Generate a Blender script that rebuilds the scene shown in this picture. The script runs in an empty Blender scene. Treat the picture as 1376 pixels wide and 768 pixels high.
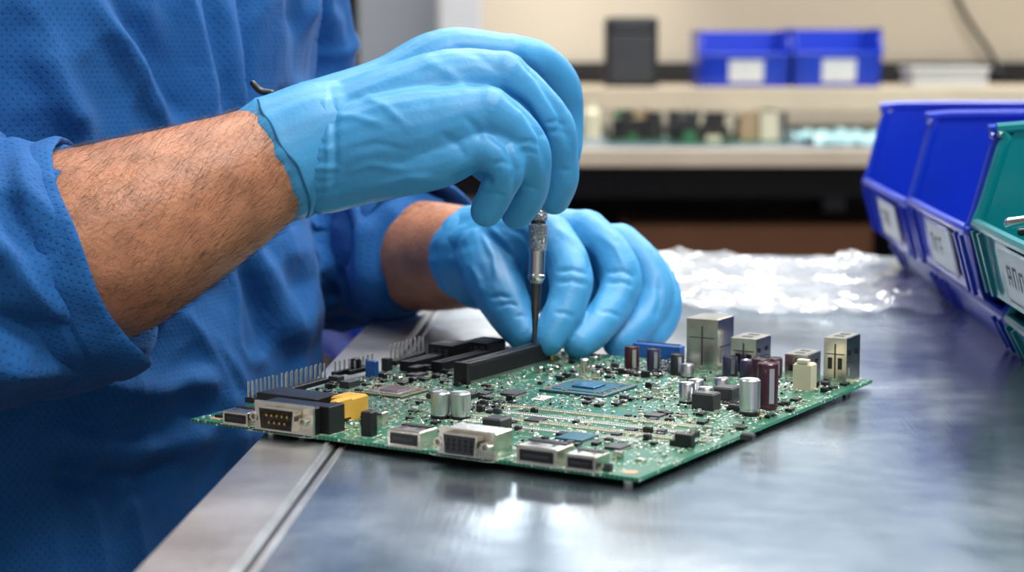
import bpy, math, random
import numpy as np
from mathutils import Vector, Matrix, noise
random.seed(7)
S=bpy.context.scene
COL=S.collection
# ---------------------------------------------------------------- camera calibration
H=.175; PITCH=math.radians(7.16); F=2500.0
cp,sp=math.cos(PITCH),math.sin(PITCH)
def w(u,v,d):
    """landmark measured on the photo at metric distance d -> world metres (table top z~0)"""
    up=(384-v)/F*d
    return Vector(((u-688)/F*d, d*cp+up*sp, H+up*cp-d*sp))
def ground(u,v,z=0.0):
    up=(384-v)/F
    dz=up*cp-sp
    d=(z-H)/dz
    return w(u,v,d)
cam=bpy.data.cameras.new('camera'); cam.sensor_width=36; cam.lens=36*F/1376
co=bpy.data.objects.new('camera',cam); COL.objects.link(co)
co.location=(0,0,H); co.rotation_euler=(math.pi/2-PITCH,0,0)
cam.dof.use_dof=True; cam.dof.focus_distance=.925; cam.dof.aperture_fstop=8.5
cam.clip_start=.02
S.camera=co
S.view_settings.view_transform='Standard'
S.view_settings.exposure=.30
# ---------------------------------------------------------------- materials
def nodes(name):
    m=bpy.data.materials.new(name); m.use_nodes=True
    nt=m.node_tree; b=nt.nodes['Principled BSDF']
    return m,nt,b
def N(nt,t,**k):
    n=nt.nodes.new(t)
    for a,v in k.items(): setattr(n,a,v)
    return n
def mat(name,col,rough=.5,metal=0,var=.12,vscale=30,bump=0,bscale=200,bdist=.001,**kw):
    m,nt,b=nodes(name); L=nt.links.new
    tc=N(nt,'ShaderNodeTexCoord')
    if var>0:
        nz=N(nt,'ShaderNodeTexNoise'); nz.inputs['Scale'].default_value=vscale; nz.inputs['Detail'].default_value=4
        L(tc.outputs['Object'],nz.inputs['Vector'])
        r=N(nt,'ShaderNodeValToRGB')
        r.color_ramp.elements[0].position=.3; r.color_ramp.elements[1].position=.7
        c=col
        r.color_ramp.elements[0].color=(*[x*(1-var) for x in c],1)
        r.color_ramp.elements[1].color=(*[min(1,x*(1+var)) for x in c],1)
        L(nz.outputs['Fac'],r.inputs['Fac']); L(r.outputs['Color'],b.inputs['Base Color'])
    else: b.inputs['Base Color'].default_value=(*col,1)
    b.inputs['Roughness'].default_value=rough; b.inputs['Metallic'].default_value=metal
    if bump>0:
        n2=N(nt,'ShaderNodeTexNoise'); n2.inputs['Scale'].default_value=bscale; n2.inputs['Detail'].default_value=3
        L(tc.outputs['Object'],n2.inputs['Vector'])
        bp=N(nt,'ShaderNodeBump'); bp.inputs['Strength'].default_value=bump; bp.inputs['Distance'].default_value=bdist
        L(n2.outputs['Fac'],bp.inputs['Height']); L(bp.outputs['Normal'],b.inputs['Normal'])
    for k,v in kw.items(): b.inputs[k.replace('_',' ')].default_value=v
    return m
M={}
M['glove']=mat('nitrile_glove',(.050,.300,.590),.48,0,.07,25,.4,420,.0004,Subsurface_Weight=.05,Subsurface_Radius=(.002,.004,.006),Subsurface_Scale=1.0,Specular_IOR_Level=.45)
M['skin']=mat('skin',(.44,.185,.095),.48,0,.2,60,.6,420,.0008,Subsurface_Weight=.1,Subsurface_Radius=(.006,.003,.0015),Subsurface_Scale=1.0)
M['hair']=mat('arm_hair',(.03,.017,.010),.5,0,0)
M['cloth2']=mat('trouser_cloth',(.02,.03,.07),.85,0,.15,40)
M['black']=mat('black_plastic',(.008,.008,.010),.35,0,.1,80)
M['darkgrey']=mat('dark_grey',(.030,.032,.037),.42,0,.1,80)
M['silver']=mat('tin_plated_steel',(.74,.70,.62),.24,1,.15,120,.25,260,.0004)
M['alu']=mat('capacitor_aluminium',(.76,.77,.79),.28,1,.06,90)
M['steel']=mat('tool_steel',(.6,.6,.6),.22,1,.1,90)
M['steeldark']=mat('dark_steel',(.13,.12,.12),.3,1,.1,90)
M['gold']=mat('gold_pins',(.78,.52,.2),.3,1,.1,90)
M['yellow']=mat('yellow_plastic',(.64,.36,.05),.45,0,.1,80)
M['cream']=mat('cream_plastic',(.60,.56,.40),.5,0,.06,80)
M['purple']=mat('capacitor_sleeve',(.06,.015,.028),.28,0,.1,80)
M['violet']=mat('capacitor_sleeve_violet',(.04,.032,.08),.28,0,.1,80)
M['bluep']=mat('blue_connector',(.015,.11,.40),.4,0,.1,80)
M['tan']=mat('ceramic_tan',(.36,.26,.15),.5,0,.2,300)
M['solder']=mat('solder',(.85,.85,.83),.3,1,.1,300)
M['white']=mat('silkscreen_white',(.72,.75,.70),.5,0,.05,80)
M['subs']=mat('chip_substrate',(.010,.085,.12),.3,0,.2,300)
M['subs2']=mat('chip_substrate_olive',(.08,.11,.07),.3,0,.2,300)
M['die']=mat('silicon_die',(.50,.42,.50),.14,.7,.2,200)
M['die2']=mat('silicon_die_blue',(.04,.14,.24),.12,.6,.2,200)
M['binblue']=mat('bin_polypropylene_blue',(.005,.036,.46),.28,0,.1,12,.1,60,.001)
M['binteal']=mat('bin_polypropylene_teal',(.0,.20,.23),.28,0,.1,12,.1,60,.001)
M['label']=mat('label_paper',(.58,.60,.61),.6,0,.04,60)
M['ink']=mat('label_ink',(.06,.06,.08),.6,0,0)
M['wall']=mat('wall_paint_cream',(.76,.67,.53),.7,0,.05,1.5)
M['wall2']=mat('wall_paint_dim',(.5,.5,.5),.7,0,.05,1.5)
M['ceil']=mat('ceiling_paint',(.78,.78,.77),.8,0,.03,2)
M['floor']=mat('floor_vinyl',(.09,.09,.10),.35,0,.2,6)
M['greyp']=mat('grey_paint',(.26,.28,.31),.4,0,.05,3)
M['lightgreyp']=mat('light_grey_paint',(.55,.55,.56),.4,0,.05,3)
M['benchtop']=mat('bench_laminate',(.14,.19,.24),.28,0,.15,5)
M['benchedge']=mat('bench_edge',(.48,.41,.32),.4,0,.08,8)
M['shelf']=mat('shelf_laminate',(.48,.40,.29),.5,0,.08,8)
M['card']=mat('cardboard',(.20,.085,.038),.8,0,.1,10)
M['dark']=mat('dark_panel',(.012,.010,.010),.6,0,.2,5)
M['cabinet']=mat('cabinet_paint',(.30,.37,.45),.45,0,.1,3)
M['chairblue']=mat('chair_vinyl',(.01,.07,.45),.4,0,.1,10)
M['pcbg']=mat('small_pcb',(.03,.14,.06),.4,0,.4,60)
M['tealfilm']=mat('teal_bag',(.30,.5,.52),.35,0,.25,30)
M['clearbox']=mat('clear_plastic',(.7,.7,.68),.3,0,.05,10,Alpha=.6)
def glow_pane():
    m,nt,b=nodes('added_glow_pane'); b.inputs['Emission Color'].default_value=(.92,.96,1,1); b.inputs['Emission Strength'].default_value=6.5  # emission added only to be mirrored in the table top
    b.inputs['Base Color'].default_value=(.1,.1,.1,1); return m
M['glow_pane']=glow_pane()
def cloth_mat():
    m,nt,b=nodes('smock_fabric'); L=nt.links.new
    tc=N(nt,'ShaderNodeTexCoord'); at=N(nt,'ShaderNodeAttribute'); at.attribute_name='weave'
    nz=N(nt,'ShaderNodeTexNoise'); nz.inputs['Scale'].default_value=9; nz.inputs['Detail'].default_value=5
    L(tc.outputs['Object'],nz.inputs['Vector'])
    r=N(nt,'ShaderNodeValToRGB'); r.color_ramp.elements[0].position=.3; r.color_ramp.elements[1].position=.72
    r.color_ramp.elements[0].color=(.008,.085,.28,1); r.color_ramp.elements[1].color=(.014,.125,.38,1)
    L(nz.outputs['Fac'],r.inputs['Fac'])
    sep=N(nt,'ShaderNodeSeparateXYZ'); L(at.outputs['Vector'],sep.inputs[0])
    def sn(sock,k):
        a=N(nt,'ShaderNodeMath',operation='MULTIPLY'); a.inputs[1].default_value=k; L(sock,a.inputs[0])
        s=N(nt,'ShaderNodeMath',operation='SINE'); L(a.outputs[0],s.inputs[0]); return s
    s1=sn(sep.outputs['X'],2*math.pi/.0044); s2=sn(sep.outputs['Y'],2*math.pi/.0056)
    mu=N(nt,'ShaderNodeMath',operation='MULTIPLY'); L(s1.outputs[0],mu.inputs[0]); L(s2.outputs[0],mu.inputs[1])
    gt=N(nt,'ShaderNodeMapRange'); gt.inputs[1].default_value=.40; gt.inputs[2].default_value=.95; L(mu.outputs[0],gt.inputs[0])
    mx=N(nt,'ShaderNodeMix',data_type='RGBA')
    sc=N(nt,'ShaderNodeMath',operation='MULTIPLY'); sc.inputs[1].default_value=.45; L(gt.outputs[0],sc.inputs[0])
    L(sc.outputs[0],mx.inputs[0]); L(r.outputs[0],mx.inputs[6]); mx.inputs[7].default_value=(.004,.038,.15,1)
    L(mx.outputs[2],b.inputs['Base Color'])
    n2=N(nt,'ShaderNodeTexNoise'); n2.inputs['Scale'].default_value=1100; L(tc.outputs['Object'],n2.inputs['Vector'])
    a3=N(nt,'ShaderNodeMath',operation='SUBTRACT'); L(n2.outputs['Fac'],a3.inputs[0]); L(gt.outputs[0],a3.inputs[1])
    bp=N(nt,'ShaderNodeBump'); bp.inputs['Strength'].default_value=.5; bp.inputs['Distance'].default_value=.0004
    n4=N(nt,'ShaderNodeTexNoise'); n4.inputs['Scale'].default_value=45; n4.inputs['Detail'].default_value=4; n4.inputs['Distortion'].default_value=.8; L(tc.outputs['Object'],n4.inputs['Vector'])
    b4=N(nt,'ShaderNodeBump'); b4.inputs['Strength'].default_value=.55; b4.inputs['Distance'].default_value=.0032; L(n4.outputs['Fac'],b4.inputs['Height'])
    L(a3.outputs[0],bp.inputs['Height']); L(b4.outputs[0],bp.inputs['Normal']); L(bp.outputs[0],b.inputs['Normal'])
    b.inputs['Roughness'].default_value=.8; b.inputs['Specular IOR Level'].default_value=.25
    b.inputs['Sheen Weight'].default_value=.05
    return m
M['cloth']=cloth_mat()
def table_mat():
    m,nt,b=nodes('stainless_table_top'); L=nt.links.new
    tc=N(nt,'ShaderNodeTexCoord')
    nz=N(nt,'ShaderNodeTexNoise'); nz.inputs['Scale'].default_value=9; nz.inputs['Detail'].default_value=7; nz.inputs['Roughness'].default_value=.6; L(tc.outputs['Object'],nz.inputs['Vector'])
    r=N(nt,'ShaderNodeValToRGB'); r.color_ramp.elements[0].position=.3; r.color_ramp.elements[1].position=.72
    r.color_ramp.elements[0].color=(.27,.34,.41,1); r.color_ramp.elements[1].color=(.46,.52,.58,1)
    L(nz.outputs['Fac'],r.inputs[0]); L(r.outputs[0],b.inputs['Base Color'])
    rr=N(nt,'ShaderNodeMapRange'); rr.inputs[1].default_value=.3; rr.inputs[2].default_value=.7; rr.inputs[3].default_value=.15; rr.inputs[4].default_value=.30; L(nz.outputs['Fac'],rr.inputs[0])
    mp=N(nt,'ShaderNodeMapping'); mp.inputs['Scale'].default_value=(1,.05,1); mp.inputs['Rotation'].default_value=(0,0,.3); L(tc.outputs['Object'],mp.inputs[0])
    n2=N(nt,'ShaderNodeTexNoise'); n2.inputs['Scale'].default_value=600; n2.inputs['Detail'].default_value=3; L(mp.outputs[0],n2.inputs['Vector'])
    L(rr.outputs[0],b.inputs['Roughness'])
    n3=N(nt,'ShaderNodeTexNoise'); n3.inputs['Scale'].default_value=17; n3.inputs['Detail'].default_value=2; L(tc.outputs['Object'],n3.inputs['Vector'])
    b1=N(nt,'ShaderNodeBump'); b1.inputs['Strength'].default_value=.18; b1.inputs['Distance'].default_value=.0003; L(n2.outputs['Fac'],b1.inputs['Height'])
    b2=N(nt,'ShaderNodeBump'); b2.inputs['Strength'].default_value=.45; b2.inputs['Distance'].default_value=.0018; L(n3.outputs['Fac'],b2.inputs['Height']); L(b1.outputs[0],b2.inputs['Normal'])
    L(b2.outputs[0],b.inputs['Normal']); b.inputs['Metallic'].default_value=.92
    return m
M['table']=table_mat()
M['strip']=mat('aluminium_edge_strip',(.58,.58,.58),.3,.9,.25,25,.3,250,.0005)
def pcb_mat():
    m,nt,b=nodes('pcb_solder_mask'); L=nt.links.new
    tc=N(nt,'ShaderNodeTexCoord')
    br=N(nt,'ShaderNodeTexBrick'); br.inputs['Scale'].default_value=210; br.inputs['Mortar Size'].default_value=.035
    br.inputs['Color1'].default_value=(.008,.070,.038,1); br.inputs['Color2'].default_value=(.015,.11,.06,1); br.inputs['Mortar'].default_value=(.035,.21,.13,1)
    L(tc.outputs['Object'],br.inputs['Vector'])
    vo=N(nt,'ShaderNodeTexVoronoi'); vo.inputs['Scale'].default_value=420; L(tc.outputs['Object'],vo.inputs['Vector'])
    nz=N(nt,'ShaderNodeTexNoise'); nz.inputs['Scale'].default_value=45; L(tc.outputs['Object'],nz.inputs['Vector'])
    lt=N(nt,'ShaderNodeMath',operation='LESS_THAN'); lt.inputs[1].default_value=.27; L(vo.outputs['Distance'],lt.inputs[0])
    gt=N(nt,'ShaderNodeMath',operation='GREATER_THAN'); gt.inputs[1].default_value=.46; L(nz.outputs['Fac'],gt.inputs[0])
    mu=N(nt,'ShaderNodeMath',operation='MULTIPLY'); L(lt.outputs[0],mu.inputs[0]); L(gt.outputs[0],mu.inputs[1])
    mx=N(nt,'ShaderNodeMix',data_type='RGBA'); L(mu.outputs[0],mx.inputs[0]); L(br.outputs[0],mx.inputs[6]); mx.inputs[7].default_value=(.6,.64,.52,1)
    L(mx.outputs[2],b.inputs['Base Color']); b.inputs['Roughness'].default_value=.3
    return m
M['pcb']=pcb_mat()
def knurl():
    m,nt,b=nodes('knurled_steel'); L=nt.links.new
    tc=N(nt,'ShaderNodeTexCoord'); vo=N(nt,'ShaderNodeTexVoronoi'); vo.inputs['Scale'].default_value=800
    L(tc.outputs['Object'],vo.inputs['Vector']); bp=N(nt,'ShaderNodeBump'); bp.inputs['Strength'].default_value=1; bp.inputs['Distance'].default_value=.0009
    L(vo.outputs['Distance'],bp.inputs['Height']); L(bp.outputs[0],b.inputs['Normal'])
    b.inputs['Metallic'].default_value=1; b.inputs['Base Color'].default_value=(.5,.5,.5,1); b.inputs['Roughness'].default_value=.3
    return m
M['knurl']=knurl()
def film():
    m,nt,b=nodes('clear_film')
    b.inputs['Base Color'].default_value=(.9,.92,.95,1); b.inputs['Roughness'].default_value=.16
    b.inputs['Alpha'].default_value=.42; b.inputs['Specular IOR Level'].default_value=1.0; b.inputs['Metallic'].default_value=.45
    return m
M['film']=film()
# ---------------------------------------------------------------- mesh helpers
def empty(name,loc=(0,0,0),rz=0,parent=None):
    o=bpy.data.objects.new(name,None); o.empty_display_size=.05; COL.objects.link(o)
    o.location=loc; o.rotation_euler=(0,0,rz)
    if parent: o.parent=parent
    return o
class MB:
    def __init__(s): s.v=[]; s.f=[]; s.m=[]; s.mats=[]
    def mi(s,k):
        if k not in s.mats: s.mats.append(k)
        return s.mats.index(k)
    def add(s,vs,fs,k):
        o=len(s.v); s.v+= [tuple(x) for x in vs]; i=s.mi(k)
        for f in fs: s.f.append(tuple(a+o for a in f)); s.m.append(i)
    def box(s,c,size,k,rz=0,ch=0.0):
        x,y,h=size[0]/2,size[1]/2,size[2]
        ch=min(ch,x*.4,y*.4,h*.4)
        lv=[(x,y,0),(x,y,h-ch),(x-ch,y-ch,h)] if ch>0 else [(x,y,0),(x,y,h)]
        R=Matrix.Rotation(rz,3,'Z'); vs=[]
        for a,b_,z in lv:
            for q,e in ((-1,-1),(1,-1),(1,1),(-1,1)):
                p=R@Vector((q*a,e*b_,0)); vs.append((c[0]+p.x,c[1]+p.y,c[2]+z))
        fs=[(3,2,1,0)]
        n=len(lv)
        for l in range(n-1):
            for i in range(4):
                j=(i+1)%4; fs.append((l*4+i,l*4+j,l*4+4+j,l*4+4+i))
        t=(n-1)*4; fs.append((t,t+1,t+2,t+3))
        s.add(vs,fs,k)
    def rev(s,p0,axis,prof,k,n=20,kf=None):
        axis=Vector(axis).normalized(); u=axis.orthogonal().normalized(); v=axis.cross(u); p0=Vector(p0)
        vs=[]
        for (t,r) in prof:
            for i in range(n):
                a=2*math.pi*i/n; vs.append(p0+axis*t+(u*math.cos(a)+v*math.sin(a))*r)
        base=len(s.v); s.v+=[tuple(x) for x in vs]
        for l in range(len(prof)-1):
            mi=s.mi(kf[l] if kf else k)
            for i in range(n):
                s.f.append((base+l*n+i,base+l*n+(i+1)%n,base+(l+1)*n+(i+1)%n,base+(l+1)*n+i)); s.m.append(mi)
        s.f.append(tuple(base+i for i in range(n))[::-1]); s.m.append(s.mi(kf[0] if kf else k))
        s.f.append(tuple(base+(len(prof)-1)*n+i for i in range(n))); s.m.append(s.mi(kf[-1] if kf else k))
    def obj(s,name,parent=None,smooth=False,bevel=0,loc=None,rz=0):
        me=bpy.data.meshes.new(name); me.from_pydata(s.v,[],s.f)
        for k in s.mats: me.materials.append(M[k])
        me.polygons.foreach_set('material_index',s.m)
        me.update()
        o=bpy.data.objects.new(name,me); COL.objects.link(o)
        if smooth:
            me.polygons.foreach_set('use_smooth',[True]*len(me.polygons))
            try: me.set_sharp_from_angle(angle=math.radians(40))
            except Exception: pass
        if bevel:
            b=o.modifiers.new('bevel','BEVEL'); b.width=bevel; b.segments=2; b.limit_method='ANGLE'
        if parent: o.parent=parent
        if loc is not None: o.location=loc
        o.rotation_euler=(0,0,rz)
        return o
def catmull(P,per):
    P=[np.array(p,float) for p in P]; out=[]
    Q=[2*P[0]-P[1]]+P+[2*P[-1]-P[-2]]
    for i in range(1,len(Q)-2):
        p0,p1,p2,p3=Q[i-1:i+3]
        for k in range(per):
            t=k/per
            out.append(.5*((2*p1)+(-p0+p2)*t+(2*p0-5*p1+4*p2-p3)*t*t+(-p0+3*p1-3*p2+p3)*t**3))
    out.append(P[-1]); return np.array(out)
def tube(mb,pts,k,per=6,n=20,cap=True):
    A=catmull([(*p,r) for p,r in pts],per)
    C=[Vector(a[:3]) for a in A]; R=[a[3] for a in A]
    T=[(C[min(i+1,len(C)-1)]-C[max(i-1,0)]).normalized() for i in range(len(C))]
    rings=[]
    if cap:
        for a in (75,50,25): rings.append((C[0]-T[0]*R[0]*math.sin(math.radians(a)),T[0],R[0]*math.cos(math.radians(a))))
    rings+=[(C[i],T[i],R[i]) for i in range(len(C))]
    if cap:
        for a in (25,50,75): rings.append((C[-1]+T[-1]*R[-1]*math.sin(math.radians(a)),T[-1],R[-1]*math.cos(math.radians(a))))
    u=T[0].orthogonal().normalized(); vs=[]; fs=[]
    for c,t,r in rings:
        u=(u-t*u.dot(t)).normalized(); v=t.cross(u)
        for i in range(n):
            a=2*math.pi*i/n; vs.append(c+(u*math.cos(a)+v*math.sin(a))*r)
    for l in range(len(rings)-1):
        for i in range(n): fs.append((l*n+i,l*n+(i+1)%n,(l+1)*n+(i+1)%n,(l+1)*n+i))
    fs.append(tuple(range(n))[::-1]); fs.append(tuple((len(rings)-1)*n+i for i in range(n)))
    mb.add(vs,fs,k)
    return A
def bake(o):
    dg=bpy.context.evaluated_depsgraph_get(); dg.update()
    me=bpy.data.meshes.new_from_object(o.evaluated_get(dg)); o.modifiers.clear(); o.data=me
    me.polygons.foreach_set('use_smooth',[True]*len(me.polygons)); me.update(); return o
def remesh(mb,name,parent,vox,smooth_it=6,fac=.5):
    o=mb.obj(name,parent)
    r=o.modifiers.new('r','REMESH'); r.mode='VOXEL'; r.voxel_size=vox; r.adaptivity=0
    s=o.modifiers.new('s','SMOOTH'); s.factor=fac; s.iterations=smooth_it
    bake(o)
    if not o.data.materials: o.data.materials.append(M[mb.mats[0]])
    return o
def getvn(o):
    me=o.data; n=len(me.vertices); v=np.empty(n*3); me.vertices.foreach_get('co',v); v=v.reshape(-1,3)
    nn=np.array([x.vector[:] for x in me.vertex_normals]); return v,nn
def setv(o,v): o.data.vertices.foreach_set('co',v.ravel()); o.data.update()
def segdist(P,a,b):
    ab=b-a; t=np.clip(((P-a)@ab)/(ab@ab+1e-12),0,1); return np.linalg.norm(P-(a+t[:,None]*ab),axis=1),t
def folds(v,nn,lst):
    """creases / ridges running along polylines on the camera-near side of a body"""
    disp=np.zeros(len(v)); P=v[:,[0,2]]; msk=np.clip(-nn[:,1]*2+.4,0,1)
    for poly,d,wd,am in lst:
        q=[np.array(w(a,b_,d))[[0,2]] for a,b_ in poly]
        best=np.full(len(v),9.); tt=np.zeros(len(v)); m_=len(q)-1
        for i in range(m_):
            dd,t=segdist(P,q[i],q[i+1]); k=dd<best; best[k]=dd[k]; tt[k]=(i+t[k])/m_
        disp+=am*np.exp(-(best/wd)**2)*np.clip(np.minimum(tt,1-tt)*4,0.0,1)
    return disp*msk
def nz3(v,sc,off=0):
    return np.array([noise.noise(Vector((x*sc[0]+off,y*sc[1],z*sc[2]))) for x,y,z in v])
def weave_attr(o,arr):
    a=o.data.attributes.new('weave','FLOAT_VECTOR','POINT'); a.data.foreach_set('vector',arr.astype(np.float32).ravel())
def tube_uv(v,A):
    C=A[:,:3]; cum=np.concatenate([[0],np.cumsum(np.linalg.norm(np.diff(C,axis=0),axis=1))])
    D=np.linalg.norm(v[:,None,:]-C[None],axis=2); k=D.argmin(1); dist=D.min(1)
    T=np.gradient(C,axis=0); T/=np.linalg.norm(T,axis=1)[:,None]
    t=T[k]; rel=v-C[k]; ax=(rel*t).sum(1); rad=rel-t*ax[:,None]
    ref=np.array([0,-1.,0])-t*(t@np.array([0,-1.,0]))[:,None]; ref/=np.linalg.norm(ref,axis=1)[:,None]
    sd=np.cross(t,ref); ang=np.arctan2((rad*sd).sum(1),(rad*ref).sum(1))
    return np.stack([ang*.056,cum[k]+ax,np.zeros(len(v))],1), np.linalg.norm(rad,axis=1)-A[k,3]

# ---------------------------------------------------------------- room
def slab(name,c,size,k,parent=None,bevel=0,rz=0):
    mb=MB(); mb.box((0,0,0),size,k); return mb.obj(name,parent,bevel=bevel,loc=c,rz=rz)
FZ=-.75
slab('floor',(.6,1.3,FZ-.1),(6.2,7.0,.1),'floor')
slab('ceiling',(.6,1.3,2.0),(6.2,7.0,.1),'ceil')
slab('wall_back',(.6,4.65,FZ),(6.2,.1,2.75),'wall')
slab('wall_left',(-2.45,1.3,FZ),(.1,6.6,2.75),'wall2')
slab('wall_right',(3.65,1.3,FZ),(.1,6.6,2.75),'wall2')
slab('wall_front',(.6,-2.15,FZ),(6.2,.1,2.75),'wall2')
slab('baseboard_back',(.6,4.59,FZ),(6.0,.02,.1),'greyp')
e=empty('added_glow_panel_1',(-.09,4.6,.76)); mb=MB()  # unseen glowing panel, added for the bright patch reflected in the table
mb.box((0,-.005,0),(.52,.01,.36),'glow_pane'); mb.obj('glow_pane',e); mb=MB()
for x in (-.27,0,.27): mb.box((x,-.015,-.02),(.03,.035,.40),'lightgreyp',ch=.003)
for z in (-.03,.17,.355): mb.box((0,-.016,z),(.565,.037,.03),'lightgreyp',ch=.003)
mb.obj('frame',e)
e=empty('added_reflection_cabinet',(1.40,4.42,.62)); mb=MB(); mb.box((0,0,0),(2.1,.34,.75),'cabinet',ch=.004)  # unseen cabinets, added so the table's right side reflects a blue-grey tone
for i in range(4): mb.box((-.787+i*.525,-.18,.02),(.50,.02,.71),'cabinet',ch=.004); mb.box((-.60+i*.525,-.20,.08),(.012,.02,.1),'steel')
mb.obj('cabinet',e)
# ---------------------------------------------------------------- work table
TA=-math.radians(3.4)
tb=empty('work_table',(0,0,0),TA)
ZT=-.005
slab('table_top',(.31,.93,ZT-.03),(.882,1.46,.03),'table',tb)
mb=MB()
mb.box((-.1500,.93,ZT-.034),(.0375,1.46,.0355),'strip',ch=.0012)
mb.box((-.1345,.93,ZT-.002),(.0025,1.46,.0045),'strip',ch=.0005)
mb.box((-.1300,.93,ZT-.003),(.0012,1.46,.0034),'steeldark')
mb.box((-.1275,.93,ZT-.003),(.003,1.46,.0037),'strip',ch=.0004)
mb.obj('edge_strip',tb)
mb=MB()
for x in (-.12,.7):
    for y in (.25,1.6): mb.box((x,y,FZ),(.045,.045,.75-.035),'greyp')
mb.box((.29,1.6,-.2),(.78,.03,.05),'greyp'); mb.box((.29,.25,-.2),(.78,.03,.05),'greyp')
mb.obj('legs',tb)
# ---------------------------------------------------------------- plastic sheet
n=110; vs=[];fs=[]
for j in range(n):
    for i in range(n):
        s,t=i/(n-1),j/(n-1)
        x=-.005+.228*s+.006*math.sin(t*5); y=1.28+.365*t+.012*math.sin(s*7)
        r1=max(0,1-3*abs(noise.noise(Vector((x*16+y*5,y*9,1)))))**2; r2=max(0,1-3*abs(noise.noise(Vector((x*30-y*14,y*20,6)))))**2
        z=ZT+.001+.0050*r1+.0028*r2+.0015*abs(noise.noise(Vector((x*70,y*50,4))))
        vs.append((x,y,z))
for j in range(n-1):
    for i in range(n-1): a=j*n+i; fs.append((a,a+1,a+n+1,a+n))
mb=MB(); mb.add(vs,fs,'film'); mb.obj('plastic_sheet',None,smooth=False,rz=TA)

# ---------------------------------------------------------------- storage bins
def bin_(name,x0,y0,wd,z0,hh,lip,k,ln=.2,label=True,parent=None,rz=TA,lab_seed=0):
    e=empty(name,Matrix.Rotation(rz,3,'Z')@Vector((x0,y0,z0)),rz)
    th=.0028; mb=MB()
    prof=[(.010,0),(.0,lip),(.004,lip*1.25),(.010,lip+(hh-lip)*.55),(.016,hh*.93),(.026,hh),(ln,hh),(ln-.008,0)]
    for y in (th/2,wd-th/2):
        a=[(p[0],y-th/2,p[1]) for p in prof]; b=[(p[0],y+th/2,p[1]) for p in prof]; m=len(prof)
        mb.add(a+b,[tuple(range(m)),tuple(range(m,2*m))[::-1]]+[(i,m+i,m+(i+1)%m,(i+1)%m) for i in range(m)],k)
    def sheet(pa,pb,t,key=k,ya=0,yb=wd):
        d=(Vector((pb[0]-pa[0],0,pb[1]-pa[1]))).normalized(); nn_=Vector((-d.z,0,d.x))*t
        q=[]
        for y in (ya,yb):
            q+=[(pa[0],y,pa[1]),(pb[0],y,pb[1]),(pb[0]+nn_.x,y,pb[1]+nn_.z),(pa[0]+nn_.x,y,pa[1]+nn_.z)]
        mb.add(q,[(0,1,2,3),(7,6,5,4),(0,4,5,1),(1,5,6,2),(2,6,7,3),(3,7,4,0)],key)
    sheet((.010,0),(.0,lip),-th); sheet((ln-.008,0),(ln,hh),th); sheet((.010,0),(ln-.008,0),th)
    for y in (.0015,wd-.0015):
        pts=[(Vector((p[0],y,p[1])),.0036) for p in prof[1:-1]]
        tube(mb,pts,k,per=3,n=8)
    tube(mb,[(Vector((0,0,lip)),.0034),(Vector((-.001,wd/2,lip)),.0034),(Vector((0,wd,lip)),.0034)],k,per=2,n=8)
    tube(mb,[(Vector((ln,0,hh)),.0028),(Vector((ln,wd/2,hh)),.0028),(Vector((ln,wd,hh)),.0028)],k,per=2,n=8)
    for y in (.04*wd,.12*wd,.88*wd,.96*wd): sheet((.0085,0.002),(-.0015,lip-.003),.003,k,y-.0015,y+.0015)
    mb.obj('bin_body',e,smooth=True)
    if label:
        mb=MB()
        def lp(s_,yy,off): return (.010-.010*s_-off, yy, lip*s_)
        def quad(s0,s1,ya,yb,off,key):
            mb.add([lp(s0,ya,off),lp(s0,yb,off),lp(s1,yb,off),lp(s1,ya,off)],[(3,2,1,0)],key)
        ya,yb=wd*.26,wd*.70
        for (s0,s1,y0_,y1_) in ((.08,.14,ya,yb),(.84,.90,ya,yb),(.08,.90,ya,ya+.004),(.08,.90,yb-.004,yb)): quad(s0,s1,y0_,y1_,.0036,k)
        quad(.10,.86,ya,yb,.0022,k); quad(.14,.84,ya+.005,yb-.005,.0026,'label')
        rnd=random.Random(lab_seed); y=yb-.018; s=(yb-ya)/.085
        for c in range(3 if lab_seed else 0):
            hgt=rnd.uniform(.62,.66)
            quad(.36,hgt,y,y+.0018*s,.0029,'ink')
            quad(hgt-.04,hgt,y-.007*s,y,.0029,'ink')
            if rnd.random()<.6: quad(.46,.50,y-.006*s,y,.0029,'ink')
            if rnd.random()<.5: quad(.36,.6,y-.007*s,y-.0057*s,.0029,'ink')
            y-=.0135*s
        mb.obj('label',e)
    return e
bin_('storage_bin',.2050,1.343,.242,.025,.106,.042,'binblue',lab_seed=1)
bin_('storage_bin',.2050,1.112,.225,.029,.102,.041,'binblue',lab_seed=2)
b3=bin_('storage_bin',.2080,.880,.226,.034,.098,.041,'binteal',lab_seed=3)
mb=MB(); tube(mb,[(Vector((.004,.15,.048)),.0032),(Vector((.06,.13,.056)),.0028),(Vector((.16,.10,.05)),.0025)],'steel',n=12); tube(mb,[(Vector((.006,.13,.045)),.0022),(Vector((.09,.09,.056)),.0022)],'black',n=12); mb.obj('tweezer',b3,smooth=True)
for y,wd,k,hh in ((1.343,.242,'binblue',.0295),(1.112,.225,'binblue',.0335),(.880,.226,'binteal',.0385)):
    bin_('storage_bin',.2290,y,wd,ZT,hh,.024,k,ln=.176,label=False)

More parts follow.
